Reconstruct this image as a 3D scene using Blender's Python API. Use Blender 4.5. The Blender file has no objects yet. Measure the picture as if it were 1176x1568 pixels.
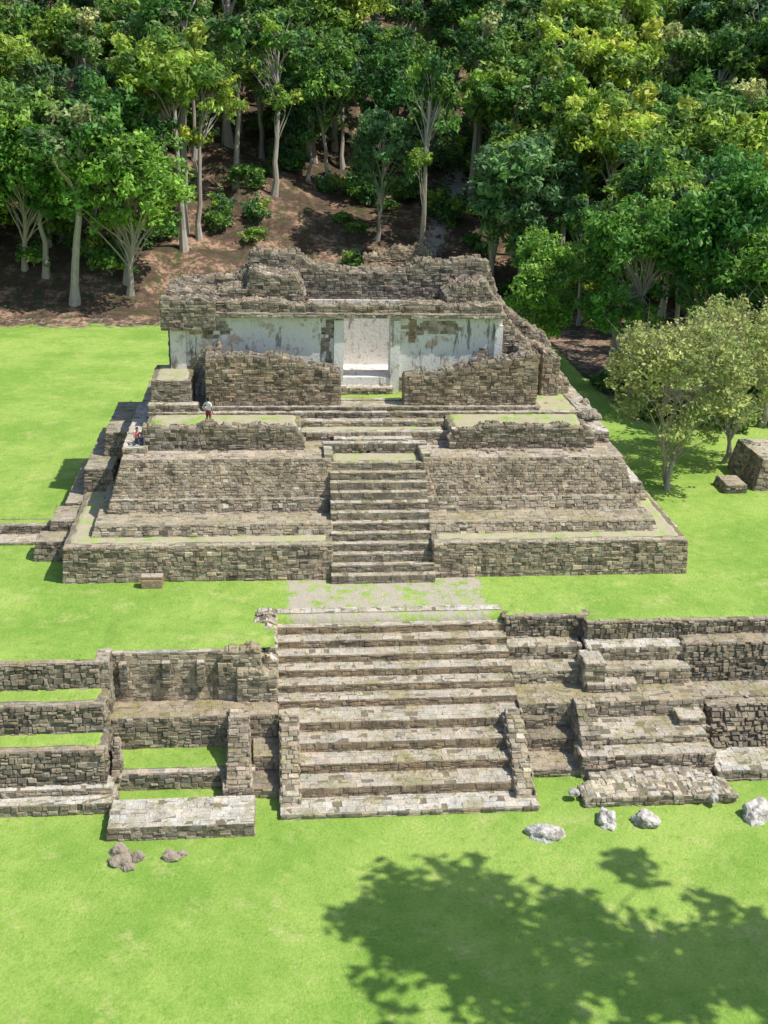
import bpy, math, random
import numpy as np
from mathutils import Vector, Matrix, noise, Euler
random.seed(7); rng=np.random.default_rng(7)
R=random.random
def ru(a,b): return a+(b-a)*random.random()
scene=bpy.context.scene
scene.view_settings.view_transform='Standard'; scene.view_settings.look='None'; scene.view_settings.exposure=0
LINK=scene.collection.objects.link

# ---------------------------------------------------------------- world / light
w=bpy.data.worlds.new("World"); scene.world=w; w.use_nodes=True
nt=w.node_tree; bg=nt.nodes['Background']
sky=nt.nodes.new('ShaderNodeTexSky'); sky.sky_type='NISHITA'; sky.sun_disc=False
EL=math.radians(57); AZ=math.radians(18)
sky.sun_elevation=EL; sky.sun_rotation=math.radians(90)+AZ
nt.links.new(sky.outputs[0],bg.inputs[0]); bg.inputs[1].default_value=0.15
sd=bpy.data.lights.new("sun",'SUN'); sd.energy=5.0; sd.angle=math.radians(0.5); sd.color=(1.0,0.95,0.86)
so=bpy.data.objects.new("sun",sd); LINK(so)
sv=Vector((math.cos(EL)*math.cos(AZ),-math.cos(EL)*math.sin(AZ),math.sin(EL)))
so.rotation_euler=sv.to_track_quat('Z','Y').to_euler(); so.location=(60,-20,90)

# ---------------------------------------------------------------- camera
cd=bpy.data.cameras.new("camera"); co=bpy.data.objects.new("camera",cd); LINK(co)
cd.sensor_fit='HORIZONTAL'; cd.sensor_width=36; cd.lens=54.6; cd.clip_end=3000
M=Matrix.Rotation(math.radians(-5.9),4,'Z')@Matrix.Rotation(math.radians(90-21),4,'X')@Matrix.Rotation(math.radians(1.5),4,'Z')
co.matrix_world=Matrix.Translation((-6.0,-43,31))@M
scene.camera=co

# ---------------------------------------------------------------- materials
class NT:
    def __init__(s,name):
        s.m=bpy.data.materials.new(name); s.m.use_nodes=True; s.t=s.m.node_tree
        s.bsdf=s.t.nodes['Principled BSDF']; s.out=s.t.nodes['Material Output']
        s.co=s.n('ShaderNodeTexCoord').outputs['Object']
    def n(s,k): return s.t.nodes.new(k)
    def l(s,a,b): s.t.links.new(a,b)
    def noise(s,scale,det=4,rough=.6,vec=None,stretch=None):
        n=s.n('ShaderNodeTexNoise'); n.inputs['Scale'].default_value=scale; n.inputs['Detail'].default_value=min(det,4); n.inputs['Roughness'].default_value=rough
        v=vec or s.co
        if stretch:
            mp=s.n('ShaderNodeMapping'); mp.inputs['Scale'].default_value=stretch; s.l(v,mp.inputs[0]); v=mp.outputs[0]
        s.l(v,n.inputs['Vector']); return n.outputs['Fac']
    def ramp(s,f,a,b):
        m=s.n('ShaderNodeMapRange'); m.inputs[1].default_value=a; m.inputs[2].default_value=b; m.interpolation_type='SMOOTHSTEP'
        s.l(f,m.inputs[0]); return m.outputs[0]
    def mix(s,f,a,b,mode='MIX'):
        m=s.n('ShaderNodeMix'); m.data_type='RGBA'; m.blend_type=mode
        if isinstance(f,(int,float)): m.inputs[0].default_value=f
        else: s.l(f,m.inputs[0])
        for i,c in ((6,a),(7,b)):
            if isinstance(c,tuple): m.inputs[i].default_value=(c[0],c[1],c[2],1)
            else: s.l(c,m.inputs[i])
        return m.outputs[2]
    def math(s,op,a,b):
        m=s.n('ShaderNodeMath'); m.operation=op
        for i,c in ((0,a),(1,b)):
            if isinstance(c,(int,float)): m.inputs[i].default_value=c
            else: s.l(c,m.inputs[i])
        return m.outputs[0]
    def attr(s,nm):
        a=s.n('ShaderNodeAttribute'); a.attribute_name=nm; return a.outputs['Color']
    def bump(s,h,st,dist):
        b=s.n('ShaderNodeBump'); b.inputs['Strength'].default_value=st; b.inputs['Distance'].default_value=dist
        s.l(h,b.inputs['Height']); s.l(b.outputs[0],s.bsdf.inputs['Normal'])
    def fin(s,col,rough=.9):
        s.l(col,s.bsdf.inputs['Base Color']); s.bsdf.inputs['Roughness'].default_value=rough
        s.bsdf.inputs['Specular IOR Level'].default_value=.2
        return s.m
def upness(s):
    g=s.n('ShaderNodeNewGeometry'); sp=s.n('ShaderNodeSeparateXYZ'); s.l(g.outputs['Normal'],sp.inputs[0]); return s.ramp(sp.outputs[2],.55,.9)
# weathered limestone
s=NT('weathered_limestone')
c=s.attr('Col')
up=upness(s)
side=s.math('SUBTRACT',1.0,s.math('MULTIPLY',up,.55))
c=s.mix(s.math('MULTIPLY',side,s.ramp(s.noise(.8,4,.75),.43,.68)),c,s.mix(.62,c,(.12,.10,.082)))         # lichen blotches
c=s.mix(s.math('MULTIPLY',side,s.math('MULTIPLY',s.ramp(s.noise(1.0,4,.7,stretch=(1.6,1.6,.3)),.54,.68),.65)),c,(.075,.062,.052))  # dark runs
c=s.mix(s.math('MULTIPLY',s.ramp(s.noise(2.3,4,.75),.54,.68),.6),c,(.60,.54,.45))          # paler patches
c=s.mix(s.math('MULTIPLY',up,s.math('MULTIPLY',s.ramp(s.noise(.55,4,.8),.47,.64),.65)),c,(.33,.30,.13))  # moss
c=s.mix(s.math('MULTIPLY',up,s.math('MULTIPLY',s.ramp(s.noise(3.1,3,.7),.56,.7),.6)),c,(.18,.22,.06))
c=s.mix(s.noise(12,3,.8),s.mix(1.0,c,(.55,.53,.5),'MULTIPLY'),s.mix(1.0,c,(1.42,1.42,1.42),'MULTIPLY'))
s.bump(s.noise(9,4,.75),1.0,.09)
STONE=s.fin(c,.95)
# old lime plaster
s=NT('old_lime_plaster')
c=s.mix(s.noise(.8,4,.6),(.72,.68,.62),(.86,.84,.80))
c=s.mix(s.ramp(s.noise(1.1,4,.75),.54,.64),c,(.56,.46,.35))
c=s.mix(s.math('MULTIPLY',s.ramp(s.noise(1.3,4,.75,stretch=(1.5,1.5,.26)),.55,.66),.8),c,(.12,.10,.085))
c=s.mix(s.math('MULTIPLY',s.ramp(s.noise(5,4,.8),.56,.70),.55),c,(.25,.21,.17))
s.bump(s.noise(6,4,.7),.7,.06)
PLASTER=s.fin(c,.9)
# grass
def grass_col(s):
    c=s.mix(s.ramp(s.noise(.13,4,.75),.34,.66),(.225,.395,.06),(.37,.52,.11))
    c=s.mix(s.math('MULTIPLY',s.ramp(s.noise(.45,4,.8),.52,.70),.6),c,(.52,.56,.20))
    c=s.mix(s.math('MULTIPLY',s.ramp(s.noise(1.9,4,.75),.50,.75),.6),c,(.14,.30,.035))
    c=s.mix(s.noise(7,4,.9),s.mix(1.0,c,(.40,.46,.4),'MULTIPLY'),s.mix(1.0,c,(1.58,1.52,1.58),'MULTIPLY'))
    return c
s=NT('mossy_ledge'); c=grass_col(s)
c=s.mix(s.ramp(s.noise(1.0,4,.75),.33,.52),c,s.mix(s.noise(2.6,4,.8),(.36,.32,.18),(.54,.50,.37)))
s.bump(s.noise(12,4,.8),.8,.05); GRASS=s.fin(c)
s=NT('ground'); c=grass_col(s); a=s.n('ShaderNodeSeparateColor'); s.l(s.attr('Zone'),a.inputs[0])
nz=s.noise(.5,4,.75); 
soil=s.mix(s.ramp(s.noise(.3,4,.75),.44,.62),(.08,.055,.04),(.44,.28,.19))
soil=s.mix(s.ramp(s.noise(1.6,4,.8),.46,.58),soil,(.13,.09,.06))
soil=s.mix(s.math('MULTIPLY',s.ramp(s.noise(.7,4,.8),.52,.62),.8),soil,(.06,.09,.025))
c=s.mix(s.ramp(s.math('ADD',a.outputs[0],s.math('MULTIPLY',s.math('SUBTRACT',nz,.5),1.2)),.4,.6),c,soil)
pth=s.mix(s.noise(2.5,4,.8),(.38,.33,.25),(.64,.58,.49))
c=s.mix(s.ramp(s.math('ADD',a.outputs[1],s.math('MULTIPLY',s.math('SUBTRACT',s.noise(1.4,4,.8),.5),1.6)),.45,.7),c,pth)
s.bump(s.noise(6,4,.85),1.0,.10); GROUND=s.fin(c)
# bark / leaf
s=NT('bark'); c=s.mix(s.noise(2,3,.7,stretch=(3,3,.6)),(.18,.15,.12),(.58,.53,.46)); BARK=s.fin(c)
s=NT('foliage'); c=s.attr('Col')
oi=s.n('ShaderNodeObjectInfo')
hs=s.n('ShaderNodeHueSaturation'); s.l(c,hs.inputs['Color'])
mr=s.n('ShaderNodeMapRange'); mr.inputs[3].default_value=.48; mr.inputs[4].default_value=.53; s.l(oi.outputs['Random'],mr.inputs[0]); s.l(mr.outputs[0],hs.inputs['Hue'])
mr=s.n('ShaderNodeMapRange'); mr.inputs[3].default_value=1.45; mr.inputs[4].default_value=.8; s.l(oi.outputs['Random'],mr.inputs[0]); s.l(mr.outputs[0],hs.inputs['Value'])
s.l(hs.outputs[0],s.bsdf.inputs['Base Color']); s.bsdf.inputs['Roughness'].default_value=.5; s.bsdf.inputs['Specular IOR Level'].default_value=.35
tr=s.n('ShaderNodeBsdfTranslucent'); s.l(hs.outputs[0],tr.inputs[0]); mx=s.n('ShaderNodeMixShader'); mx.inputs[0].default_value=.35
s.l(s.bsdf.outputs[0],mx.inputs[1]); s.l(tr.outputs[0],mx.inputs[2]); s.l(mx.outputs[0],s.out.inputs[0]); LEAF=s.m
s=NT('pale_boulder'); c=s.mix(s.ramp(s.noise(2.5,4,.7),.38,.65),(.60,.57,.53),(.26,.235,.205)); s.bump(s.noise(6,4,.7),.8,.08); BOULD=s.fin(c)
s=NT('visitor_colours'); BODY=s.fin(s.attr('Col'),.8)

# ---------------------------------------------------------------- mesh builder
class MB:
    def __init__(s): s.v=[]; s.f=[]; s.c=[]; s.m=[]
    def add(s,vs,fs,col,mat=0):
        b=len(s.v); s.v.extend(vs)
        for f in fs: s.f.append([b+i for i in f]); s.m.append(mat)
        s.c.extend([col]*len(vs))
    def obj(s,name,parent=None,mats=None,smooth=False):
        me=bpy.data.meshes.new(name); me.from_pydata([tuple(v) for v in s.v],[],s.f)
        for m in (mats or [STONE,GRASS,PLASTER,GROUND]): me.materials.append(m)
        me.polygons.foreach_set('material_index',s.m)
        if smooth: me.polygons.foreach_set('use_smooth',[True]*len(s.f))
        at=me.attributes.new('Col','FLOAT_COLOR','POINT')
        at.data.foreach_set('color',np.array([(c[0],c[1],c[2],1) for c in s.c],dtype=np.float32).ravel())
        me.update(); o=bpy.data.objects.new(name,me); LINK(o)
        if parent: o.parent=parent
        return o
def empty(n):
    e=bpy.data.objects.new(n,None); LINK(e); e.empty_display_size=.5; return e
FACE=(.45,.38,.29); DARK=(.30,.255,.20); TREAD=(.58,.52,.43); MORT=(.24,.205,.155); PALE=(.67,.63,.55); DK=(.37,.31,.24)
def vary(c,a=.35):
    k=1+ru(-a,a); w=ru(-.06,.06)
    if a>.25:
        if R()<.10: k*=1.4
        elif R()<.10: k*=.5
    return (min(.75,c[0]*k*(1+w)),min(.7,c[1]*k),min(.66,c[2]*k*(1-w)))
def lay(b,o,U,V,L,H,col=FACE,hs=(.15,.27),ls=(.22,.55),prot=(.01,.08),tl=0,tr=0,mask=None,ins=.03,var=.32,jit=.034):
    o=Vector(o);U=Vector(U).normalized();V=Vector(V).normalized();N=U.cross(V).normalized()
    v=0
    while v<H-.03:
        h=ru(*hs)
        if H-(v+h)<.09: h=H-v
        vm=v+h*.5; u=tl*vm/H-ru(0,.02); ue=L-tr*vm/H
        while u<ue-.02:
            l=ru(*ls)
            if R()<.14: l*=.5
            if ue-(u+l)<.15: l=ue-u
            if mask is None or mask(o+U*(u+l*.5)+V*(v+h)):
                if R()>.035:
                    p=ru(*prot); g=.003
                    sub=[(v,v+h)]
                    if h>.2 and R()<.22: k_=v+h*ru(.4,.6); sub=[(v,k_),(k_,v+h)]
                    for (va,vb) in sub:
                        if len(sub)>1: p=ru(*prot)
                        qs=[(u+g,va+g),(u+l-g,va+g),(u+l-g,vb-g),(u+g,vb-g)]
                        bk=[o+U*a+V*c_-N*.05 for a,c_ in qs]
                        cu,cv=u+l/2,(va+vb)/2
                        fr=[]; mid=[]
                        for a,c_ in qs:
                            i=ins*ru(.3,1.8); ja=ru(-jit,jit); jc=ru(-jit,jit)
                            aa=a+(i if a<cu else -i)+ja; cc=c_+(i if c_<cv else -i)+jc
                            if cc<.0: cc=.0
                            if cc>H: cc=H
                            fr.append(o+U*aa+V*cc+N*(p+ru(-.015,.015)))
                            mid.append(o+U*(a+ja*.5)+V*min(H,max(0,c_+jc*.5))+N*(p*.45))
                        b.add(bk+mid+fr,[(8,9,10,11),(4,5,9,8),(5,6,10,9),(6,7,11,10),(7,4,8,11),(0,1,5,4),(1,2,6,5),(2,3,7,6),(3,0,4,7)],vary(col,var))
            u+=l
        v+=h
def gtop(b,x0,x1,y0,y1,z,z2=None,amp=.05,mat=1,st=.35):
    if z2 is None: z2=z
    nx=max(2,int((x1-x0)/st)+1); ny=max(2,int((y1-y0)/st)+1)
    vs=[];fs=[]
    for j in range(ny+1):
        for i in range(nx+1):
            u=i/nx;t=j/ny; x=x0+(x1-x0)*u; y=y0+(y1-y0)*t
            e=min(u,1-u,t,1-t)
            zz=z+(z2-z)*t+noise.noise(Vector((x*1.3,y*1.3,z)))*amp+ (.035 if e>0 else -.05)
            if e<=0: x+=ru(-.06,.06); y+=ru(-.06,.06)
            vs.append(Vector((x,y,zz)))
    for j in range(ny):
        for i in range(nx):
            a=j*(nx+1)+i; fs.append((a,a+1,a+nx+2,a+nx+1))
    b.add(vs,fs,(.3,.3,.2),mat)
TUFT=[]
def block(b,x0,x1,y0,y1,z0,z1,bf=0,bl=0,br=0,top='tread',sides='flr',col=FACE,tcol=TREAD,prot=(.01,.08),hs=(.15,.27),ls=(.22,.55),tuft=.5,coping=.35,var=.32):
    dz=z1-z0
    P=[(x0,y0,z0),(x1,y0,z0),(x1,y1,z0),(x0,y1,z0),(x0+bl,y0+bf,z1),(x1-br,y0+bf,z1),(x1-br,y1,z1),(x0+bl,y1,z1)]
    b.add([Vector(q) for q in P],[(3,2,1,0),(4,5,6,7),(0,1,5,4),(1,2,6,5),(2,3,7,6),(3,0,4,7)],MORT)
    kw=dict(col=col,prot=prot,hs=hs,ls=ls,var=var)
    if 'f' in sides: lay(b,(x0,y0,z0),(1,0,0),(0,bf,dz),x1-x0,math.hypot(bf,dz),tl=bl,tr=br,**kw)
    if 'l' in sides: lay(b,(x0,y1,z0),(0,-1,0),(bl,0,dz),y1-y0,math.hypot(bl,dz),tr=bf,**kw)
    if 'r' in sides: lay(b,(x1,y0,z0),(0,1,0),(-br,0,dz),y1-y0,math.hypot(br,dz),tl=bf,**kw)
    X0,X1,Y0=x0+bl,x1-br,y0+bf
    if top=='tread': lay(b,(X0,Y0,z1),(1,0,0),(0,1,0),X1-X0,y1-Y0,col=tcol,hs=(.2,.45),ls=(.2,.7),prot=(.0,.03),ins=.008,var=.13,jit=.02)
    elif top in('grass','lawn','coping'):
        cp=min(coping,(y1-Y0)*.6)
        if cp>0: lay(b,(X0,Y0,z1),(1,0,0),(0,1,0),X1-X0,cp,col=tcol,hs=(.2,.4),ls=(.3,.7),prot=(.0,.05),ins=.015,var=.2,jit=.01)
        if top!='coping': gtop(b,X0+.05,X1-.05,Y0+cp*.75,y1,z1,mat=1 if top=='grass' else 3)
    if tuft:
        n=int((X1-X0)*3*tuft)
        for _ in range(n):
            TUFT.append((ru(x0,x1),y0-ru(.0,.12),z0+.0))
            TUFT.append((ru(X0,X1),y1-ru(0,.25) if R()<.6 else ru(Y0,y1),z1+.02))
def interp(prof,x):
    if x<=prof[0][0]: return prof[0][1]
    for (a,za),(c_,zc) in zip(prof,prof[1:]):
        if x<=c_: return za+(zc-za)*(x-a)/max(1e-6,c_-a)
    return prof[-1][1]
def rwall(b,prof,zb,y0,y1,col=DARK,front='stone',mat=0,cap=(.03,.22),lean=0,hole=None,capcol=None,prot=(.01,.09),jag=.16):
    xs=[q[0] for q in prof]; x=xs[0]; allx=set(xs)
    while x<xs[-1]: allx.add(round(x,3)); x+=.5
    xs=sorted(allx)
    p=[(x,interp(prof,x)+ru(-jag,jag)) for x in xs]
    n=len(p)
    fv=[Vector((x,y0,zb)) for x,z in p]+[Vector((x,y0+lean*(z-zb),z)) for x,z in p]+[Vector((x,y1,zb)) for x,z in p]+[Vector((x,y1,z)) for x,z in p]
    fs=[];fs2=[]
    for i in range(n-1):
        fs2.append((i,i+1,n+i+1,n+i)); fs.append((n+i,n+i+1,3*n+i+1,3*n+i)); fs.append((2*n+i+1,2*n+i,3*n+i,3*n+i+1))
    fs.append((0,n,3*n,2*n)); fs.append((n-1,3*n-1,4*n-1,2*n-1))
    b.add(fv,fs,MORT); b.add(fv,fs2,MORT,mat)
    top=lambda q: q.z<interp(p,q.x)+.06
    zm=max(z for _,z in p)
    if front=='stone': lay(b,(p[0][0],y0,zb),(1,0,0),(0,lean,1),p[-1][0]-p[0][0],zm-zb,col=col,mask=top,prot=prot)
    for sx,d in ((p[0],-1),(p[-1],1)):
        if d<0: lay(b,(sx[0],y1,zb),(0,-1,0),(0,0,1),y1-y0,sx[1]-zb,col=col,prot=prot)
        else: lay(b,(sx[0],y0,zb),(0,1,0),(0,0,1),y1-y0,sx[1]-zb,col=col,prot=prot)
    for (xa,za),(xb,zb2) in zip(p,p[1:]):
        L=math.hypot(xb-xa,zb2-za)
        lay(b,(xa,y0+lean*(za-zb),za-.02),(xb-xa,0,zb2-za),(0,1,0),L,y1-y0-lean*(za-zb),col=capcol or col,hs=(.22,.45),ls=(.2,.5),prot=cap,ins=.05)

# ---------------------------------------------------------------- ground
def gz(x,y):
    t=min(1,max(0,(y-9.4)/1.0)); z=4.8*t*t*(3-2*t)
    e=84+4*math.sin(x*.05)
    if y>e:
        d=y-e; h=.37*d*min(1,.35+d/18); z+=min(h,75+.02*d)+1.6*noise.noise(Vector((x*.07,y*.07,0)))*min(1,d/15)
        if -20<x<30 and d<60: z+= 1.1*noise.noise(Vector((x*.2,y*.28,3)))*min(1,d/8)
    if 12<y<84: z+=.12*noise.noise(Vector((x*.12,y*.12,1)))*min(1,(y-12)/6)
    if y<-2: z+=.08*noise.noise(Vector((x*.15,y*.15,5)))
    return z
xs=np.concatenate([np.arange(-600,-70,25),np.arange(-70,80,1.0),np.arange(80,601,25)])
ys=np.concatenate([np.arange(-400,-20,20),np.arange(-20,9,1.0),np.arange(9,16,.25),np.arange(16,135,1.0),np.arange(135,600,12)])
V=[];F=[];Z=[]
for y in ys:
    for x in xs:
        V.append((x,y,gz(x,y)))
        ee=83+4*math.sin(x*.05)+2.5*noise.noise(Vector((x*.15,0,7)))
        soil=min(1,max(0,.5+(y-ee)/7))
        if x>22 and y>46: soil=max(soil,min(1,.35+(y-46)/25))
        p=0
        if abs(x)<6.0 and 9<y<15: p=.64*min(1,(6.0-abs(x))/1.2+.2)
        elif abs(x)<18 and 13.3<y<15: p=.25
        px=14+ (y-95)*.15+2*math.sin(y*.12)
        if y>86 and abs(x-px)<2.0: p=.75*(1-abs(x-px)/4)     # path climbing the wooded slope
        if soil>.3 and y<ee+3: p=max(p,.42)
        Z.append((soil,p,0,1))
nx=len(xs)
for j in range(len(ys)-1):
    for i in range(nx-1):
        a=j*nx+i; F.append((a,a+1,a+nx+1,a+nx))
me=bpy.data.meshes.new('ground'); me.from_pydata(V,[],F); me.materials.append(GROUND)
at=me.attributes.new('Zone','FLOAT_COLOR','POINT'); at.data.foreach_set('color',np.array(Z,dtype=np.float32).ravel())
me.polygons.foreach_set('use_smooth',[True]*len(F)); g=bpy.data.objects.new('ground',me); LINK(g)

# ---------------------------------------------------------------- lower staircase
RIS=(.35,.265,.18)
st=empty('stone_staircase')
b=MB()
low=[(0,.25),(1.2,.71),(2.4,1.17),(3.45,1.63),(4.5,2.1)]
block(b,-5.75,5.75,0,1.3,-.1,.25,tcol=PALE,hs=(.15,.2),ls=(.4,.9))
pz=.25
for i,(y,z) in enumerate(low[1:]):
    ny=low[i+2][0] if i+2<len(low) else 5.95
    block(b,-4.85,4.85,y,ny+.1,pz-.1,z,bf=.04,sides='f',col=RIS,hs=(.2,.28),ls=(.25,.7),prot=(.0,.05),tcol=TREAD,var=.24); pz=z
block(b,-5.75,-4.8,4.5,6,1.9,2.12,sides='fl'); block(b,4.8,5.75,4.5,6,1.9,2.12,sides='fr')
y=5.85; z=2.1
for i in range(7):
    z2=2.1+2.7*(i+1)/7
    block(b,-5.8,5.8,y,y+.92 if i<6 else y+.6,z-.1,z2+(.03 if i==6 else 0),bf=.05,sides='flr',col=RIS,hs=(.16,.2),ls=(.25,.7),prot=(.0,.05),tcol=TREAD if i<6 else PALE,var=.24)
    z=z2; y+=.79
b.obj('steps',st)
b=MB()
for x0,x1 in ((-5.75,-4.85),(4.85,5.75)):   # sloping balustrades
    P=[(x0,.55,.2),(x1,.55,.2),(x1,4.7,.2),(x0,4.7,.2),(x0+.08,.8,.62),(x1-.08,.8,.62),(x1-.08,4.6,2.5),(x0+.08,4.6,2.5)]
    b.add([Vector(q) for q in P],[(3,2,1,0),(4,5,6,7),(0,1,5,4),(1,2,6,5),(2,3,7,6),(3,0,4,7)],MORT)
    L=math.hypot(3.8,1.88)
    lay(b,(x0+.08,.8,.62),(1,0,0),(0,3.8,1.88),x1-x0-.16,L,col=FACE,hs=(.2,.3),ls=(.25,.45),prot=(.02,.12))
    lay(b,(x0,.55,.2),(1,0,0),(0,.25,.42),x1-x0,.48,col=FACE)
    mk=lambda q: q.z<.62+(q.y-.8)*.495+.08
    lay(b,(x0+.03,4.7,.2),(0,-1,0),(0,0,1),4.1,2.3,mask=mk); lay(b,(x1-.03,.6,.2),(0,1,0),(0,0,1),4.1,2.3,mask=mk)
b.obj('balustrades',st)

# ---------------------------------------------------------------- stepped terrace, left & right
te=empty('stepped_terrace'); b=MB()
xL=-46
RUB=dict(hs=(.14,.32),ls=(.16,.48))
block(b,xL,-13.0,.9,2.4,-.2,.55,tcol=PALE,col=DK)
block(b,xL,-13.2,1.5,2.6,.4,.85,tcol=PALE,col=DK,bf=.1)
block(b,xL,-13.5,1.95,4.2,.7,2.4,bf=.3,top='lawn',col=DARK,prot=(.02,.18),tcol=FACE,**RUB)
block(b,xL,-13.7,3.65,6,2.2,3.7,bf=.3,top='lawn',col=DARK,prot=(.02,.18),tcol=FACE,**RUB)
block(b,xL,-14.0,5.4,6.5,3.5,4.93,bf=.25,top='coping',col=DARK,prot=(.02,.18),coping=.35,tcol=FACE,**RUB)
# left middle bay
block(b,-14.0,-7.6,6.35,7.5,2.2,4.88,bf=.2,top='coping',col=(.45,.37,.27),prot=(.0,.03),coping=.3)
gtop(b,xL,-13.9,5.9,12.2,5.0,4.70,amp=.04,st=.8,mat=3)
gtop(b,-14.3,-5.95,6.8,12.2,4.96,4.70,amp=.04,st=.7,mat=3)
for xx in (-13.2,-11.2,-9.6):
    block(b,xx,xx+.35,6.22,6.6,3.2,4.5,col=DARK,tuft=0)
block(b,-14.2,-13.5,5.3,7,2.2,4.95,bf=.35,br=.1,col=DARK)
block(b,-13.7,-5.8,4.75,6.5,.6,2.4,bf=.1,top='tread',tcol=(.46,.38,.28),col=DK)
block(b,-13.5,-6.9,2.6,5,-.1,.82,bf=.05,top='lawn',col=DK)
block(b,-8.3,-7.0,1.35,4.9,-.1,.7,bf=.2,col=DK)
block(b,-6.95,-5.8,1.7,5,-.1,.45,tcol=DARK,col=DK); block(b,-6.95,-5.8,3.2,5,.3,1.2,tcol=FACE,col=DK)
def pier(x0,x1,ya,yb,za,zb,yw):
    P=[(x0,ya,za),(x1,ya,za),(x1,yw,za),(x0,yw,za),(x0+.1,yb,zb),(x1-.1,yb,zb),(x1-.1,yw,zb),(x0+.1,yw,zb)]
    b.add([Vector(q) for q in P],[(3,2,1,0),(4,5,6,7),(0,1,5,4),(1,2,6,5),(2,3,7,6),(3,0,4,7)],MORT)
    L=math.hypot(yb-ya,zb-za)
    lay(b,(x0,ya,za),(1,0,0),(0,yb-ya,zb-za),x1-x0,L,tl=.1,tr=.1,col=DK,prot=(.02,.1))
    mk=lambda q: q.y>ya+(yb-ya)*(q.z-za)/(zb-za)-.05
    lay(b,(x0,yw,za),(0,-1,0),(.1,0,zb-za),yw-ya,zb-za,mask=mk,col=DK); lay(b,(x1,ya,za),(0,1,0),(-.1,0,zb-za),yw-ya,zb-za,mask=mk,col=DK)
    lay(b,(x0+.1,yb,zb),(1,0,0),(0,1,0),x1-x0-.2,yw-yb,col=FACE)
pier(-8.15,-7.1,1.5,4.3,.6,2.6,5.2)
pier(-13.3,-12.9,2.3,3.4,.7,2.2,3.6)
rwall(b,[(-8.6,3.9),(-8.3,4.9),(-7.3,5.0),(-6.6,5.0)],2.3,6.3,7.1,col=FACE)
rwall(b,[(-7.7,3.9),(-6.9,4.0),(-5.85,3.7)],2.3,6.05,6.9,col=FACE)
for i in range(6):
    yy=6.8+i*.68; wd=1.5-.12*i
    rwall(b,[(-5.84-wd,4.5+.1*i),(-5.84-wd*.4,4.6+.09*i),(-5.84,4.1+.18*i)],2.2,yy,yy+.7,col=FACE,capcol=TREAD,cap=(0,.1),jag=.08)
block(b,-13.1,-6.9,-1.1,1.0,-.1,.62,bf=.05,bl=.05,tcol=PALE,col=DK,prot=(0,.06))
# right side
block(b,9.9,46,8.9,9.8,3.0,4.80,bf=.1,top='coping',col=DARK,prot=(.02,.16),tcol=FACE,coping=.3,**RUB)
block(b,5.85,10.2,9.7,10.5,3.0,4.82,bf=.1,top='coping',col=DARK,prot=(.02,.18),tcol=FACE,coping=.3,**RUB)
gtop(b,10.0,46,9.25,12.2,4.87,4.70,amp=.03,st=.7,mat=3); gtop(b,5.95,10.3,10.0,12.2,4.88,4.70,amp=.03,st=.6,mat=3)
block(b,5.85,9.6,8.5,10,2.2,3.7,bf=.1,col=DK,tcol=TREAD)
block(b,5.85,10,7.2,9,2.0,3.0,bf=.1,col=FACE,tcol=TREAD)
block(b,9.8,14.8,7.9,9.2,2.6,3.88,bf=.05,col=FACE,tcol=PALE)
block(b,9.6,14.8,6.95,8.2,2.1,3.15,bf=.05,col=FACE)
block(b,9.4,11.9,6.2,8,2.0,2.75,bf=.05,col=FACE); block(b,9.3,10.3,6.5,8,2.0,3.75,bf=.05,col=FACE)
block(b,5.8,15.0,5.25,7.3,1.0,2.32,bf=.1,tcol=(.48,.41,.30),col=DK)
block(b,14.6,46,7.6,10,1.8,4.05,bf=.35,bl=.2,tcol=FACE,col=DARK,prot=(.03,.24),**RUB)
block(b,14.9,46,5.8,8,.4,2.05,bf=.3,tcol=(.48,.42,.32),col=DARK,prot=(.03,.2))
block(b,15.0,46,3.4,6.2,.0,1.95,bf=2.0,bl=.4,col=DARK,prot=(.04,.26),top='tread',tcol=FACE,**RUB)
block(b,14.7,46,1.75,3.8,-.1,.5,bf=.1,tcol=PALE,col=DK)
pier(8.4,9.5,2.3,4.9,.5,2.45,5.6)
block(b,9.4,14.6,3.4,5.6,.6,1.5,bf=.05,tcol=TREAD,col=FACE)
block(b,8.3,14.7,2.4,3.8,-.1,1.1,bf=.1,tcol=TREAD,col=DK,prot=(.02,.12)); block(b,13.5,14.8,4.2,5.5,1.0,1.9,bf=.1,col=FACE)
block(b,5.8,8.5,4.2,5.4,-.1,1.1,tcol=DARK,col=DK); block(b,6.0,8.4,2.6,4.5,-.1,.4,tcol=FACE,col=DK); block(b,5.8,7.2,5.0,5.5,.8,1.7,tcol=DARK,col=DK)
rw=[(7.9,.25),(8.4,.42),(10.5,.5),(12,.42),(14.2,.45),(14.9,.3)]
rwall(b,rw,-.15,.1,1.5,col=FACE,cap=(.0,.12),capcol=(.56,.50,.38),jag=.05); rwall(b,[(8.6,.3),(10,.45),(13.5,.45),(14.4,.3)],-.15,1.3,2.5,col=FACE,cap=(.0,.1),capcol=TREAD,jag=.05)
b.obj('retaining_tiers',te)

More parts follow.
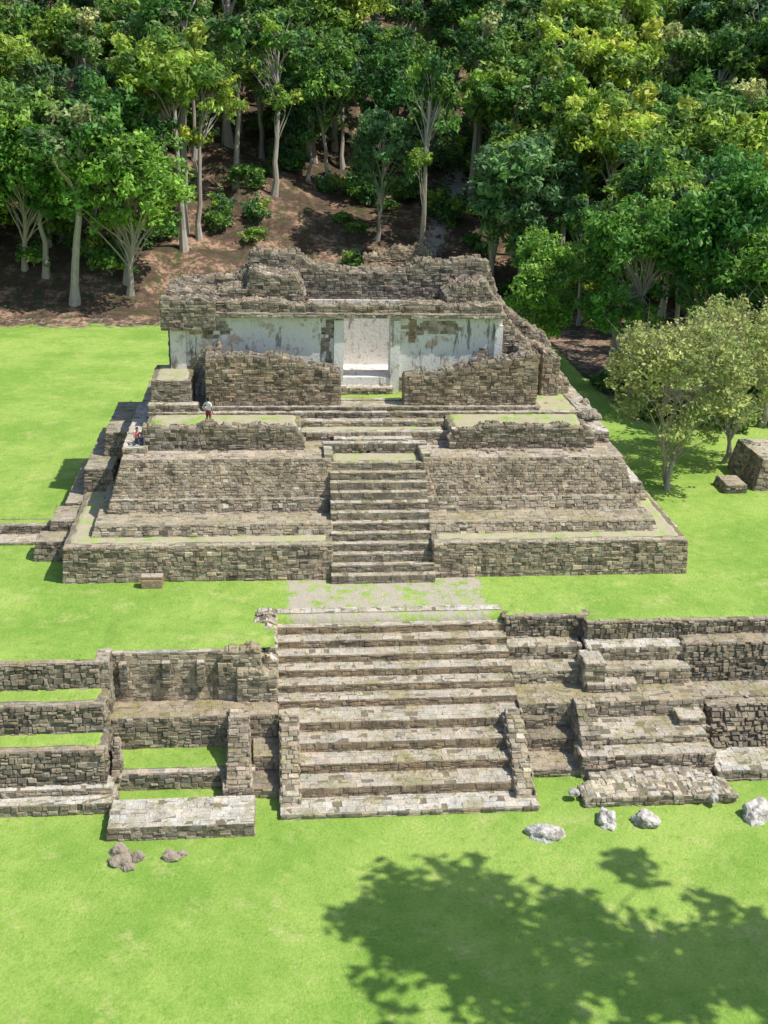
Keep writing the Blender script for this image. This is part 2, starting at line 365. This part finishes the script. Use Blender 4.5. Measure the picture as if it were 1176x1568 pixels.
# ---------------------------------------------------------------- pyramid
py=empty('maya_pyramid'); b=MB()
def tierlr(y0,y1,z0,z1,hw,hwi,bf,bs,hwi2=None,**k):
    block(b,-hw,-hwi,y0,y1,z0,z1,bf=bf,bl=bs,sides='flr',**k)
    block(b,hwi,hw,y0,y1,z0,z1,bf=bf,br=bs,sides='flr',**k)
WN=(.42,.34,.26)
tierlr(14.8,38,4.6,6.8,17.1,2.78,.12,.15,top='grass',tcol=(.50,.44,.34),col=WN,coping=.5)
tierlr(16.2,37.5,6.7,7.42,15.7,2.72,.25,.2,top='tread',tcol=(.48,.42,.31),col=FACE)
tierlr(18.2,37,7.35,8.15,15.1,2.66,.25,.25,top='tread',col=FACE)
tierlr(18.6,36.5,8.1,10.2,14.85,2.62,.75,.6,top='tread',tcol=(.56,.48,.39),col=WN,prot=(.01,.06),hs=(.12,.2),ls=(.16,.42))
block(b,-2.8,2.8,21.0,37,4.8,10.15,top='tread',sides='')
n=12; 
for i in range(n):
    y0=14.2+i*.455; z1=4.8+(i+1)*.43; wv=2.82-.012*i
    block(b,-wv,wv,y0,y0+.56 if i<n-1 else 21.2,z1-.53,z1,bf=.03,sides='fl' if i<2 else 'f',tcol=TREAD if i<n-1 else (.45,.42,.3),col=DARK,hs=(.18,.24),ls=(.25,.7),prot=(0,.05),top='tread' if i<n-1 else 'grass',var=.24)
block(b,-3.0,3.0,21.0,21.5,9.9,10.55,tcol=PALE,col=DARK); block(b,-3.0,-2.55,19.5,21.1,9.9,10.42,tcol=PALE,col=DK); block(b,2.55,3.0,19.5,21.1,9.9,10.42,tcol=PALE,col=DK)
b.obj('lower_tiers_and_stair',py)
b=MB()
block(b,-13.1,-4.3,21.3,24.8,10.1,11.3,top='grass',sides='lr',tcol=PALE)
block(b,4.5,12.7,21.3,24.8,10.1,11.3,top='grass',sides='lr',tcol=PALE)
rwall(b,[(-13.2,11.5),(-9,11.62),(-5,11.55),(-4.4,11.2),(-4.1,10.7)],10.1,20.95,21.55,col=DARK,capcol=DK)
rwall(b,[(4.3,10.8),(4.8,11.4),(8,11.6),(12.2,11.5),(12.9,10.9)],10.1,20.95,21.55,col=DARK,capcol=DK)
block(b,-4.3,4.5,22.6,24.8,10.1,10.75,top='grass',tcol=PALE)
block(b,-2.3,2.3,22.0,23.2,10.1,10.5,tcol=PALE)
block(b,-4.4,4.6,23.6,25,10.6,11.1,tcol=TREAD)
block(b,-13.2,13.0,24.3,36,10.1,11.45,top='grass',tcol=TREAD,col=DARK)
block(b,-10.0,10.4,24.65,26,11.3,11.7,tcol=TREAD,col=DARK)
block(b,-14.3,-13.0,20.4,30,10.1,10.55,tcol=PALE,col=FACE); 
block(b,13.0,14.1,22.0,33,10.1,10.9,tcol=PALE,col=FACE)
block(b,12.8,13.8,24.5,33,10.8,11.5,tcol=TREAD,col=FACE)
block(b,-13.1,-10.7,25,29,11.4,13.2,bf=.1,bl=.1,top='grass',col=DARK)
block(b,-13.2,-10.3,24.4,25.2,11.3,11.9,tcol=PALE,col=DARK)
for (xa,xb,ya,yb,za,zb) in ((-18.2,-16.8,22,30,4.7,6.6),(-17.2,-15.4,23.5,32,6,8.2),(-16.2,-14.4,26,33,8,9.7),(-19.2,-16.9,17.8,19.6,4.6,5.9),(-18.6,-16.9,19.4,22,4.6,6.5)):
    block(b,xa,xb,ya,yb,za,zb,bf=.2,bl=.2,col=DARK,tcol=(.46,.41,.33))
for (xa,xb,ya,yb,za,zb) in ((16.9,18.0,18,34,4.7,6.2),(15.3,16.6,21,34,6.6,7.9),(14.5,15.6,23,34,7.5,9.2)):
    block(b,xa,xb,ya,yb,za,zb,bf=.3,br=.4,col=FACE,tcol=PALE)
b.obj('upper_platform',py)

# ---------------------------------------------------------------- temple
b=MB()
ST=(.34,.265,.195)
rwall(b,[(-9.8,14.6),(-5.5,14.75),(-4.6,14.4),(-3.2,14.0),(-1.8,13.6)],11.5,24.95,26.1,col=ST,capcol=DARK)
rwall(b,[(2.1,13.4),(4.5,13.7),(6,14.1),(8.2,14.5),(10.2,14.75)],11.5,24.95,26.1,col=ST,capcol=DARK)
rwall(b,[(-9.8,14.5),(-9.0,14.9)],11.4,26.0,28.2,col=DARK); rwall(b,[(9.3,14.9),(10.2,14.6)],11.4,26.0,28.2,col=DARK)
block(b,-9.4,9.8,26,28.2,11.4,11.75,top='lawn',sides='')
block(b,-1.6,1.6,27.2,28.2,11.6,12.2,tcol=PALE); 
def pbox(x0,x1,y0,y1,z0,z1,bb=None,col=PALE,mat=2):
    P=[(x0,y0,z0),(x1,y0,z0),(x1,y1,z0),(x0,y1,z0),(x0,y0,z1),(x1,y0,z1),(x1,y1,z1),(x0,y1,z1)]
    (bb or b).add([Vector(q) for q in P],[(3,2,1,0),(4,5,6,7),(0,1,5,4),(1,2,6,5),(2,3,7,6),(3,0,4,7)],col,mat)
pbox(-1.45,1.45,27.9,29.2,11.8,12.7)
pbox(-12.0,8.4,29.15,31.6,11.4,12.68)
pbox(-12.0,-1.45,28.0,28.9,11.4,16.5); pbox(1.45,8.45,28.0,28.9,11.4,16.5)
pbox(-2.05,-1.46,27.82,28.1,11.7,16.3); pbox(1.46,2.05,27.82,28.1,11.7,16.3)
pbox(-12.05,-11.1,27.85,28.1,11.5,15.7); pbox(8.0,8.5,27.85,28.1,11.6,16.0)
def patch(cx,cz,rx,rz,col=(.5,.42,.33)):
    mk=lambda q:((q.x-cx)/rx)**2+((q.z-cz)/rz)**2+noise.noise(Vector((q.x*1.2,q.z*1.2,cx)))*.9<1
    lay(b,(cx-rx*1.4,27.99,max(11.5,cz-rz*1.4)),(1,0,0),(0,0,1),rx*2.8,min(16.45,cz+rz*1.4)-max(11.5,cz-rz*1.4),col=col,mask=mk,prot=(.01,.05))
patch(-9.7,15.8,1.3,.5);patch(-10.2,13.4,.7,1.1);patch(7.3,13.2,.8,1.2);patch(4.6,15.9,1.4,.45);patch(-5.4,12.3,2.4,.9);patch(3.1,12.3,1.3,.7)
patch(-2.4,14.8,.3,1.6,DARK); patch(2.8,15.6,.5,.7,(.42,.32,.22))
rwall(b,[(-12.4,17.5),(-9.2,17.4),(-6,17.35),(0,17.2),(4,17.3),(8.3,17.2)],16.75,27.75,28.95,col=DARK,cap=(.0,.15),capcol=DK)
block(b,-12.5,8.5,27.55,28.95,16.48,16.78,tcol=FACE,col=(.42,.37,.30),ls=(.3,.8),tuft=0)
rwall(b,[(-12.5,17.6),(-9.3,17.5)],15.7,27.45,28.6,col=DARK,cap=(.0,.15))
rwall(b,[(-12.3,17.6),(-10.8,18.0),(-8.1,18.1),(-7.7,18.5),(-7.1,18.6),(-7.0,19.7),(-4.0,19.55),(-3.1,18.8),(2.5,18.5),(3.4,19.2),(7.7,19.4),(8.3,18.0),(8.8,16.9),(10.3,15.4),(12.1,14.5),(12.5,12.9),(13.3,11.6)],11.3,31.5,33.2,col=(.29,.25,.20),capcol=DK,cap=(.02,.3))
pbox(-3.5,4.5,31.25,31.6,12.6,16.9,col=PALE)
rwall(b,[(-12.2,17.9),(-9,17.7),(-7.2,18.0),(-7.0,18.9),(-4.4,18.7),(-3.9,17.6)],11.5,28.95,31.6,col=DARK,cap=(.02,.25),capcol=DK)
rwall(b,[(5.0,17.6),(5.8,18.2),(7.4,18.4),(8.0,17.4),(8.6,16.6)],11.5,28.95,31.6,col=DARK,cap=(.02,.25),capcol=DK)
for xa,xb,ya,zt in ((8.4,9.3,28.2,16.2),(9.2,10.2,28.6,15.2),(10.1,11.3,29.0,14.5),(11.2,12.3,28.0,14.3),(12.2,13.1,28.4,12.6)):
    rwall(b,[(xa,zt),((xa+xb)/2,zt-.1),(xb,zt-.5)],11.3,ya,31.8,col=WN,cap=(.02,.25))
b.obj('temple_building',py)

# ---------------------------------------------------------------- small ruins around
def ruin(name,items):
    global b
    b=MB()
    for it in items: block(b,*it[0],**it[1])
    return b.obj(name)
ruin('ruined_stone_wall',[((-46,-17.9,21.4,22.6,4.6,5.5),dict(col=DARK,top='lawn',bf=.1)),((-40,-19.0,20.2,21.5,4.6,5.0),dict(col=DARK,tcol=TREAD))])
ruin('ruined_stone_wall',[((26.3,40,28,33,4.6,6.9),dict(bf=.5,bl=.6,col=DK,tcol=TREAD)),((24.0,25.6,27.6,29.6,4.6,5.4),dict(bl=.3,col=DARK,tcol=FACE))])
ruin('carved_stone_block',[((-12.9,-11.8,14.0,14.5,4.7,5.45),dict(col=(.36,.25,.16),ls=(.9,1.1),hs=(.6,.7),tuft=0))])
b=MB()
rwall(b,[(3,8.2),(6,9.3),(9,8.9),(11,9.9),(14,9.4),(15.5,8.6)],5,90,92,col=(.5,.38,.26),capcol=(.50,.39,.28),cap=(.05,.5),jag=.4)
rwall(b,[(5,10.2),(8,10.8),(12,11.2),(13,10.2)],6,93,95,col=(.5,.38,.26),capcol=(.50,.39,.28),cap=(.05,.5),jag=.4)
b.obj('collapsed_stone_wall')

# ---------------------------------------------------------------- boulders
def boulder(name,x,y,z,sx,sy,sz,mat=BOULD,sub=4,seed=0):
    import bmesh
    bm=bmesh.new(); bmesh.ops.create_icosphere(bm,subdivisions=sub,radius=1)
    for v in bm.verts:
        n_=v.co.normalized(); q=n_*1.1+Vector((seed*7.3,seed,0))
        k=1+.38*noise.noise(q*1.2)+.16*noise.noise(q*3)+.06*noise.noise(q*8)
        v.co=Vector((n_.x*sx*k,n_.y*sy*k,max(-.25,n_.z*k)*sz))
    me=bpy.data.meshes.new(name); bm.to_mesh(me); bm.free(); me.materials.append(mat)
    at=me.attributes.new('Col','FLOAT_COLOR','POINT'); at.data.foreach_set('color',np.tile(np.array([.4,.34,.27,1],dtype=np.float32),len(me.vertices)))
    o=bpy.data.objects.new(name,me); LINK(o); o.location=(x,y,z); return o
for i,(x,y,sx,sy,sz) in enumerate(((5.7,-1.8,.85,.5,.42),(8.6,-.95,.68,.46,.46),(10.3,-1.15,.6,.5,.5),(15.5,-.9,.85,.6,.6),(14.1,.6,.42,.32,.5))):
    boulder('boulder',x,y,.02,sx,sy,sz,seed=i+1).rotation_euler=(0,0,i*1.3)
for i,(x,y,sx,sz) in enumerate(((-12.3,-2.5,.5,.3),(-11.7,-2.3,.35,.34),(-12.5,-1.9,.4,.4),(-12.0,-2.9,.3,.2),(-10.3,-2.3,.4,.25),(-9.9,-2.2,.25,.2))):
    boulder('rock',x,y,0,sx,sx*.8,sz,mat=STONE,seed=i+9,sub=3)
for i in range(10): boulder('rubble_stone',ru(7.5,15),ru(-.2,1.9),.02 if R()<.4 else .35,ru(.15,.4),ru(.15,.3),ru(.12,.25),mat=STONE if R()<.6 else BOULD,seed=i+70,sub=2)
for i in range(9): boulder('rubble_stone',ru(12.9,14.0),ru(23,27),10.9+ru(0,.5),ru(.25,.4),ru(.25,.4),ru(.25,.5),mat=STONE,seed=i+90,sub=2)
for i in range(12): boulder('rubble_stone',ru(4.5,12.5),ru(20.2,20.8),10.22,ru(.1,.3),ru(.1,.2),ru(.08,.2),mat=STONE,seed=i+110,sub=2)

# ---------------------------------------------------------------- grass tufts on ledges
b=MB()
for (x,y,z) in TUFT:
    if abs(x)>32: continue
    if R()<.3: continue
    k=ru(.6,1.4); c=vary((.25,.38,.07) if R()<.6 else (.46,.44,.18),.24)
    for _ in range(6):
        a=ru(0,6.28); h=ru(.06,.17)*k; d=ru(.02,.09); px,py_=x+ru(-.1,.1)*k,y+ru(-.07,.07)*k; w_=.02
        b.add([Vector((px-w_*math.sin(a),py_+w_*math.cos(a),z-.02)),Vector((px+w_*math.sin(a),py_-w_*math.cos(a),z-.02)),Vector((px+d*math.cos(a),py_+d*math.sin(a),z+h))],[(0,1,2)],c)
b.obj('grass_tufts',mats=[LEAF])

# ---------------------------------------------------------------- trees
def tube(vs,fs,pts,rad,seg=6):
    b0=len(vs); pts=[Vector(p) for p in pts]
    for i,p in enumerate(pts):
        d=(pts[min(i+1,len(pts)-1)]-pts[max(i-1,0)]).normalized()
        u=d.orthogonal().normalized(); v=d.cross(u)
        for k in range(seg):
            a=2*math.pi*k/seg; vs.append(p+(u*math.cos(a)+v*math.sin(a))*rad[i])
    for i in range(len(pts)-1):
        for k in range(seg):
            a=b0+i*seg+k; c_=b0+i*seg+(k+1)%seg; fs.append((a,c_,c_+seg,a+seg))
def tree_mesh(name,seed,H,RX,RY,RZ,zc,ncl,lpc,ls,tr,cols,rc=(1.0,1.9),bare=0,stems=1,lean=0,thr=-.22):
    rs=np.random.default_rng(seed); random.seed(seed)
    vs=[];fs=[]
    tops=[]
    for s_ in range(stems):
        pts=[];rad=[]; off=Vector((0,0,0)) if stems==1 else Vector((ru(-.5,.5),ru(-.3,.3),0))
        dx,dy=ru(-.08,.08)+lean,ru(-.08,.08)
        if stems>1: dx=(-.22 if s_%2 else .22)+ru(-.05,.05)
        n_=9; topz=zc+RZ*.3
        for i in range(n_):
            t=i/(n_-1); z=topz*t-.3
            pts.append(off+Vector((dx*z+ru(-.2,.2)*(i>0)+math.sin(t*4+seed)*.3,dy*z+ru(-.2,.2),z))); rad.append(tr*(1.5 if i==0 else 1)*(1-.7*t))
        tube(vs,fs,pts,rad,8); tops.append(pts)
    cl=[]
    tries=0
    while len(cl)<ncl and tries<ncl*30:
        tries+=1
        d=rs.normal(size=3); d/=np.linalg.norm(d); r=rs.uniform(.35,1)**.6
        p=np.array([d[0]*RX*r,d[1]*RY*r,zc+d[2]*RZ*r])
        k=noise.noise(Vector((p[0]*.22+seed,p[1]*.22,p[2]*.22)))
        if k<thr: continue
        if d[2]<-.5 and rs.random()<.6: continue
        cl.append(p)
    for i,p in enumerate(cl):
        pts=tops[i%stems]; P=Vector(p)
        hz=max(.25,min(.97,(P.z-RZ*.6-math.hypot(P.x,P.y)*.3)/max(1,pts[-1].z))) if i%3 else .8
        a=pts[int(hz*(len(pts)-1))]
        mid=a.lerp(P,.5)+Vector((ru(-.5,.5),ru(-.5,.5),ru(0,.8)))
        q=a.lerp(mid,.5)+Vector((ru(-.2,.2),ru(-.2,.2),ru(0,.3)))
        r0=tr*ru(.14,.32)
        tube(vs,fs,[a,q,mid,P],[r0,r0*.8,r0*.55,r0*.2],5)
        if bare:
            for _ in range(bare):
                e=P+Vector((ru(-1,1),ru(-1,1),ru(-.4,1)))*1.5; tube(vs,fs,[P.lerp(mid,R()*.6),P.lerp(e,.5),e],[r0*.3,r0*.2,r0*.08],4)
    nb=len(vs); nf=len(fs)
    C=[];colr=[]
    for p in cl:
        r=rs.uniform(*rc); n_=int(lpc*rs.uniform(.6,1.3)*(r/rc[1])**1.5)+10
        nsub=5; sub=rs.normal(size=(nsub,3))*np.array([.55,.55,.35])*r
        idx=rs.integers(nsub,size=n_)
        d=rs.normal(size=(n_,3)); d/=np.linalg.norm(d,axis=1)[:,None]
        rr=rs.uniform(.3,1,size=(n_,1))**.5*r*.62
        q=p+sub[idx]+d*rr*np.array([1,1,.7])
        base_c=np.array(cols[int(rs.integers(len(cols)))])*rs.uniform(.75,1.3)
        cc=base_c*rs.uniform(.6,1.45,size=(n_,1))
        C.append(np.concatenate([q,d],axis=1)); colr.append(cc)
    C=np.concatenate(C); colr=np.concatenate(colr); n_=len(C); q=C[:,:3]; d=C[:,3:]
    nr=d*.8+np.array([0,0,.6])+rs.normal(size=(n_,3))*.7; nr/=np.linalg.norm(nr,axis=1)[:,None]
    a=np.cross(nr,rs.normal(size=(n_,3))); a/=np.linalg.norm(a,axis=1)[:,None]; bb=np.cross(nr,a)
    sz=ls*rs.uniform(.6,1.4,size=(n_,1)); a*=sz; bb*=sz*.5
    lv=np.stack([q-a,q-bb-nr*sz*.12,q+a,q+bb-nr*sz*.12],axis=1).reshape(-1,3)
    V_=np.concatenate([np.array([tuple(v) for v in vs]),lv])
    F_=fs+[tuple(r_) for r_ in (np.arange(n_*4).reshape(-1,4)+nb).tolist()]
    me=bpy.data.meshes.new(name); me.from_pydata(V_.tolist(),[],F_); me.materials.append(BARK); me.materials.append(LEAF)
    mi=np.zeros(len(F_),dtype=np.int32); mi[nf:]=1; me.polygons.foreach_set('material_index',mi)
    col=np.ones((len(V_),4),dtype=np.float32); col[nb:,:3]=np.repeat(colr,4,axis=0); col[:nb,:3]=.3
    at=me.attributes.new('Col','FLOAT_COLOR','POINT'); at.data.foreach_set('color',col.ravel()); me.update()
    return me
G1=[(.10,.21,.045),(.14,.27,.05),(.075,.16,.04),(.20,.34,.06)]
G2=[(.19,.30,.045),(.27,.38,.05),(.13,.23,.045),(.34,.41,.07)]
G3=[(.09,.19,.065),(.12,.25,.08),(.07,.15,.06)]
G4=[(.30,.35,.13),(.36,.39,.16),(.22,.28,.11)]
protos=[
 tree_mesh('jt1',1,18,4.6,4.6,5.0,13.5,40,210,.34,.34,G1,thr=-.1),
 tree_mesh('jt2',2,20,5.0,4.6,4.0,16.5,38,210,.34,.36,G2,thr=-.1),
 tree_mesh('jt3',3,16,4.0,4.0,5.8,10.5,42,210,.32,.30,G3,rc=(.9,1.7),thr=-.1),
 tree_mesh('jt4',4,22,4.6,4.6,5.5,16.5,32,190,.34,.46,G1+G2,rc=(.9,1.8),bare=2,thr=-.05),
 tree_mesh('jt5',5,15,5.2,4.8,4.2,9.5,52,220,.32,.30,G1+G2,rc=(1.0,2.0),thr=-.15),
 tree_mesh('jt6',6,20,3.6,3.6,6.5,14.0,30,190,.34,.32,G3+G1,rc=(.9,1.7),bare=2,lean=.08,thr=-.05),
 tree_mesh('jt7',7,24,3.8,3.8,4.0,19,24,190,.34,.5,G1+G4,rc=(.9,1.8),bare=3,thr=-.05),
]
bushp=[tree_mesh('bush1',11,3,1.9,1.9,1.3,1.3,16,120,.23,.08,G1,rc=(.6,1.1)),tree_mesh('bush2',12,4,2.2,2.0,1.8,1.9,20,130,.25,.1,G3+G2,rc=(.6,1.2))]
random.seed(42)
fo=empty('forest')
def put(me,name,x,y,s=1,sz=None,rot=None,parent=None,tilt=0,z=None):
    o=bpy.data.objects.new(name,me); LINK(o); o.location=(x,y,(gz(x,y) if z is None else z)-.1); o.scale=(s,s,sz or s); o.rotation_euler=(ru(-.06,.06)+tilt,ru(-.06,.06),ru(0,6.28) if rot is None else rot)
    if parent: o.parent=parent
    return o
cnt=0
y=88
while y<200:
    step=6.6 if y<130 else (7.5 if y<160 else 10)
    x=-.38*(y+43)-12
    xe=.5*(y+43)+18
    while x<xe:
        X=x+ru(-2.6,2.6); Y=y+ru(-2.6,2.6)
        clear=(-15<X<20 and Y<114)
        if not clear and not (abs(X-14-(Y-95)*.15)<3 and Y<125):
            put(random.choice(protos),'forest_tree',X,Y,ru(.72,1.3),parent=fo); cnt+=1
        x+=step
    y+=step
for _ in range(30):
    X=ru(24,58); Y=ru(54,88)
    put(random.choice(protos),'forest_tree',X,Y,ru(.65,.95),parent=fo)
for _ in range(190):
    X=ru(-60,70); Y=ru(88,135)
    if -15<X<19 and Y<108 and R()<.65: continue
    put(random.choice(bushp),'understory_bush',X,Y,ru(.5,1.3),parent=fo)
for _ in range(40):
    put(random.choice(bushp),'understory_bush',ru(23,52),ru(40,60),ru(.5,1.1),parent=fo)
big=tree_mesh('big_crown',21,17,6.6,6,5.8,11.5,100,240,.30,.36,[(.14,.31,.05),(.19,.37,.055),(.10,.23,.045)],rc=(1.0,2.1),thr=-.15)
put(big,'jungle_tree',-21,87,1.0)
put(big,'jungle_tree',-33,91,.95,rot=2)
for (x,y,p,s,sz) in ((-42,88,0,1.0,1),(-27,85,6,1,.95),(-38,86,3,1.0,1.1),(-14,99,3,.75,.95),(-10,110,6,.8,.9),(-5.5,109,3,.9,.95),(7.2,101,2,.85,1.0),(12.4,97,3,.85,1.1),(20.5,96,6,.9,.95),(24,93,1,1.1,.95),(27.5,92,3,1.0,1.1),(2,115,0,.9,1),(-3,118,5,1,1),(20,109,6,.9,1.1),(9,112,0,.9,1),(-11,122,6,1.3,1.25)):
    put(protos[p],'jungle_tree',x,y,s,sz)
near1=tree_mesh('near_crown',31,16,4.6,4.4,4.6,10.5,80,260,.24,.26,[(.14,.29,.05),(.20,.37,.055),(.10,.22,.04)],rc=(.8,1.7),thr=-.12)
put(near1,'broadleaf_tree',17.0,56,.75,.85); put(near1,'broadleaf_tree',24.0,50,.95,1.05,rot=2); put(near1,'broadleaf_tree',29.5,49,1.15,1.3,rot=4); put(near1,'broadleaf_tree',33,43,1,1.0,rot=1)
sp=tree_mesh('sparse_crown',41,11,4.8,4.2,4.1,7.6,112,150,.15,.17,[(.35,.39,.13),(.43,.45,.16),(.26,.32,.10)],rc=(.6,1.2),bare=4,stems=2)
put(sp,'fruit_tree',20.6,28.6,1.05,1.0,rot=.3)
put(sp,'fruit_tree',26.8,34,.95,1.0,rot=2.3)
sh=tree_mesh('tall_crown',51,30,9.2,4.4,2.2,26,56,140,.36,.5,G1,rc=(1.0,1.9),thr=-.2)
put(sh,'tall_plaza_tree',22.6,-11.5,1,1,rot=0,z=0)
# small palm behind the temple
vs=[];fs=[]; tube(vs,fs,[(0,0,-.2),(0,0,.8)],[.18,.14],6); nf=len(fs)
for k in range(14):
    a=k*2.4; up_=ru(.5,1.5); L=ru(1.7,2.4)
    for i in range(9):
        t=i/8; r=L*t; zz=.8+up_*1.5*t-1.5*t*t; c_=Vector((r*math.cos(a),r*math.sin(a),zz)); sd_=Vector((-math.sin(a),math.cos(a),0))
        for sg in (-1,1):
            l=.45*math.sin(math.pi*min(1,t*.9+.1)); n0=len(vs)
            vs+= [c_,c_+Vector((math.cos(a),math.sin(a),0))*.1,c_+sd_*sg*l+Vector((math.cos(a)*.2,math.sin(a)*.2,-.12))]; fs.append((n0,n0+1,n0+2))
me=bpy.data.meshes.new('palm'); me.from_pydata([tuple(v) for v in vs],[],fs); me.materials.append(BARK); me.materials.append(LEAF)
mi=np.ones(len(fs),dtype=np.int32); mi[:nf]=0; me.polygons.foreach_set('material_index',mi)
at=me.attributes.new('Col','FLOAT_COLOR','POINT'); at.data.foreach_set('color',np.tile(np.array([.14,.34,.08,1],dtype=np.float32),len(vs)))
put(me,'young_palm',1.6,93,1.6)

# ---------------------------------------------------------------- visitors
def person(name,J,E,head,hair,colf,loc,rot,facedir):
    import bmesh
    names=list(J); me=bpy.data.meshes.new(name+'_sk'); me.from_pydata([J[k][0] for k in names],[(names.index(a),names.index(c)) for a,c in E],[])
    o=bpy.data.objects.new('tmp',me); LINK(o); m=o.modifiers.new('s','SKIN'); m.use_smooth_shade=True
    for i,k in enumerate(names):
        r=J[k][1]; me.skin_vertices[0].data[i].radius=(r,r*(.72 if k in('pelvis','waist','chest') else 1)); me.skin_vertices[0].data[i].use_root=(k=='pelvis')
    ss=o.modifiers.new('u','SUBSURF'); ss.levels=1; ss.render_levels=1
    dg=bpy.context.evaluated_depsgraph_get(); m2=bpy.data.meshes.new_from_object(o.evaluated_get(dg)); bpy.data.objects.remove(o)
    b=MB(); base=[v.co.copy() for v in m2.vertices]
    b.v=base; b.f=[list(p.vertices) for p in m2.polygons]; b.m=[0]*len(b.f); b.c=[colf(v) for v in base]
    bm=bmesh.new(); bmesh.ops.create_icosphere(bm,subdivisions=3,radius=1); H=Vector(head); vs=[];cs=[]
    fd=Vector(facedir).normalized(); sdv=Vector((-fd.y,fd.x,0))
    for v in bm.verts:
        q=v.co; f=q.dot(Vector((0,-1,0))); x_=q.x; z_=q.z
        w_=.078*(1-.18*max(0,-z_)); r=Vector((x_*w_,0,z_*.118)); dp=f*.095
        if f>.85 and abs(x_)<.22 and -.35<z_<.1: dp+=.022
        if f>.7 and .1<abs(x_)<.45 and .0<z_<.22: dp-=.008
        if abs(x_)>.93 and abs(z_)<.25: r.x*=1.18
        P=H+sdv*r.x+Vector((0,0,r.z))+fd*dp
        hr=(z_>.42) or (f<.05 and z_>-.75 and abs(x_)<.97 )
        col=hair if hr else (.45,.27,.19)
        if hr: P=H+(P-H)*1.12
        if f>.7 and -.52<z_<-.42 and abs(x_)<.28: col=(.35,.1,.08)
        if f>.7 and .04<z_<.16 and .22<abs(x_)<.42: col=(.03,.02,.02)
        vs.append(P); cs.append(col)
    fb=len(b.v); b.v+=vs; b.c+=cs
    for f in bm.faces: b.f.append([fb+v.index for v in f.verts]); b.m.append(0)
    bm.free()
    o=b.obj(name,mats=[BODY],smooth=True); o.location=loc; o.rotation_euler=(0,0,rot); return o
def hand(J,E,s,wr,dirv):
    d=Vector(dirv).normalized(); W=Vector(wr); side=d.orthogonal().normalized()
    J['palm'+s]=(tuple(W+d*.07),.032); E.append(('wrist'+s,'palm'+s))
    for i,(o_,L) in enumerate(((-.027,.062),(-.009,.075),(.009,.07),(.027,.055))):
        a=W+d*.10+side*o_; J[f'f{i}a{s}']=(tuple(a),.009); c_=a+d*L+Vector((0,0,-.01)); J[f'f{i}b{s}']=(tuple(c_),.008); E.append(('palm'+s,f'f{i}a{s}')); E.append((f'f{i}a{s}',f'f{i}b{s}'))
    a=W+d*.045-side*.04; J['t'+s]=(tuple(a),.011); E.append(('palm'+s,'t'+s)); c_=a+d*.045-side*.018; J['tt'+s]=(tuple(c_),.009); E.append(('t'+s,'tt'+s))
J={'pelvis':((0,0,.92),.15),'waist':((0,0,1.08),.125),'chest':((0,0,1.28),.145),'neck':((0,0,1.43),.055),'nk2':((0,-.01,1.48),.05),
 'hipL':((-.09,0,.86),.105),'kneeL':((-.11,-.02,.48),.068),'ankL':((-.11,.03,.08),.045),'toeL':((-.12,-.12,.035),.035),
 'hipR':((.09,0,.86),.105),'kneeR':((.13,-.06,.48),.068),'ankR':((.16,.02,.08),.045),'toeR':((.19,-.12,.035),.035),
 'shL':((-.17,0,1.37),.055),'elL':((-.25,.03,1.1),.042),'wristL':((-.24,-.08,.87),.028),
 'shR':((.17,0,1.37),.055),'elR':((.33,.04,1.14),.042),'wristR':((.2,-.10,1.0),.028)}
E=[('pelvis','waist'),('waist','chest'),('chest','neck'),('neck','nk2'),('pelvis','hipL'),('hipL','kneeL'),('kneeL','ankL'),('ankL','toeL'),('pelvis','hipR'),('hipR','kneeR'),('kneeR','ankR'),('ankR','toeR'),
 ('chest','shL'),('shL','elL'),('elL','wristL'),('chest','shR'),('shR','elR'),('elR','wristR')]
hand(J,E,'L',(-.24,-.08,.87),(0,-.15,-1)); hand(J,E,'R',(.2,-.10,1.0),(-.8,-.2,-.4))
def colA(v):
    if v.z<.07: return (.05,.04,.04)
    if v.z<.55: return (.42,.26,.18)
    if v.z<.98 and abs(v.x)<.2: return (.30,.05,.07)
    if v.z>1.43: return (.42,.26,.18)
    if abs(v.x)>.215 and v.z<1.22: return (.42,.26,.18)
    return (.75,.74,.76)
person('standing_visitor',J,E,(0,-.02,1.60),(.035,.02,.015),colA,(-9.55,21.95,11.36),2.6,(0,-1,0))
J={'pelvis':((0,0,.14),.15),'waist':((0,.03,.3),.125),'chest':((0,.02,.5),.15),'neck':((0,0,.65),.055),'nk2':((0,-.02,.70),.05),
 'hipL':((-.1,-.08,.12),.10),'kneeL':((-.16,-.48,.42),.068),'ankL':((-.14,-.62,.06),.045),'toeL':((-.15,-.78,.04),.035),
 'hipR':((.1,-.08,.12),.10),'kneeR':((.17,-.50,.36),.068),'ankR':((.15,-.68,.06),.045),'toeR':((.16,-.84,.04),.035),
 'shL':((-.19,0,.59),.058),'elL':((-.26,-.2,.42),.043),'wristL':((-.15,-.42,.48),.03),
 'shR':((.19,0,.59),.058),'elR':((.27,-.2,.4),.043),'wristR':((.16,-.42,.44),.03)}
E=[e for e in E if not any(k.startswith(('palm','f','t')) for k in e)]
hand(J,E,'L',(-.15,-.42,.48),(0,-.9,-.3)); hand(J,E,'R',(.16,-.42,.44),(0,-.9,-.3))
def colB(v):
    if v.y<-.58 and v.z<.1: return (.5,.5,.5)
    if v.y<-.3 and abs(v.x)<.3 and v.y>-.47 and v.z>.44: return (.42,.26,.18)
    if v.z<.27 or v.y<-.3: return (.06,.07,.12)
    if v.z>.65: return (.42,.26,.18)
    return (.50,.16,.17)
person('seated_visitor',J,E,(0,-.03,.82),(.04,.025,.02),colB,(-13.55,21.2,10.6),.5,(0,-1,0))
print('done',cnt)
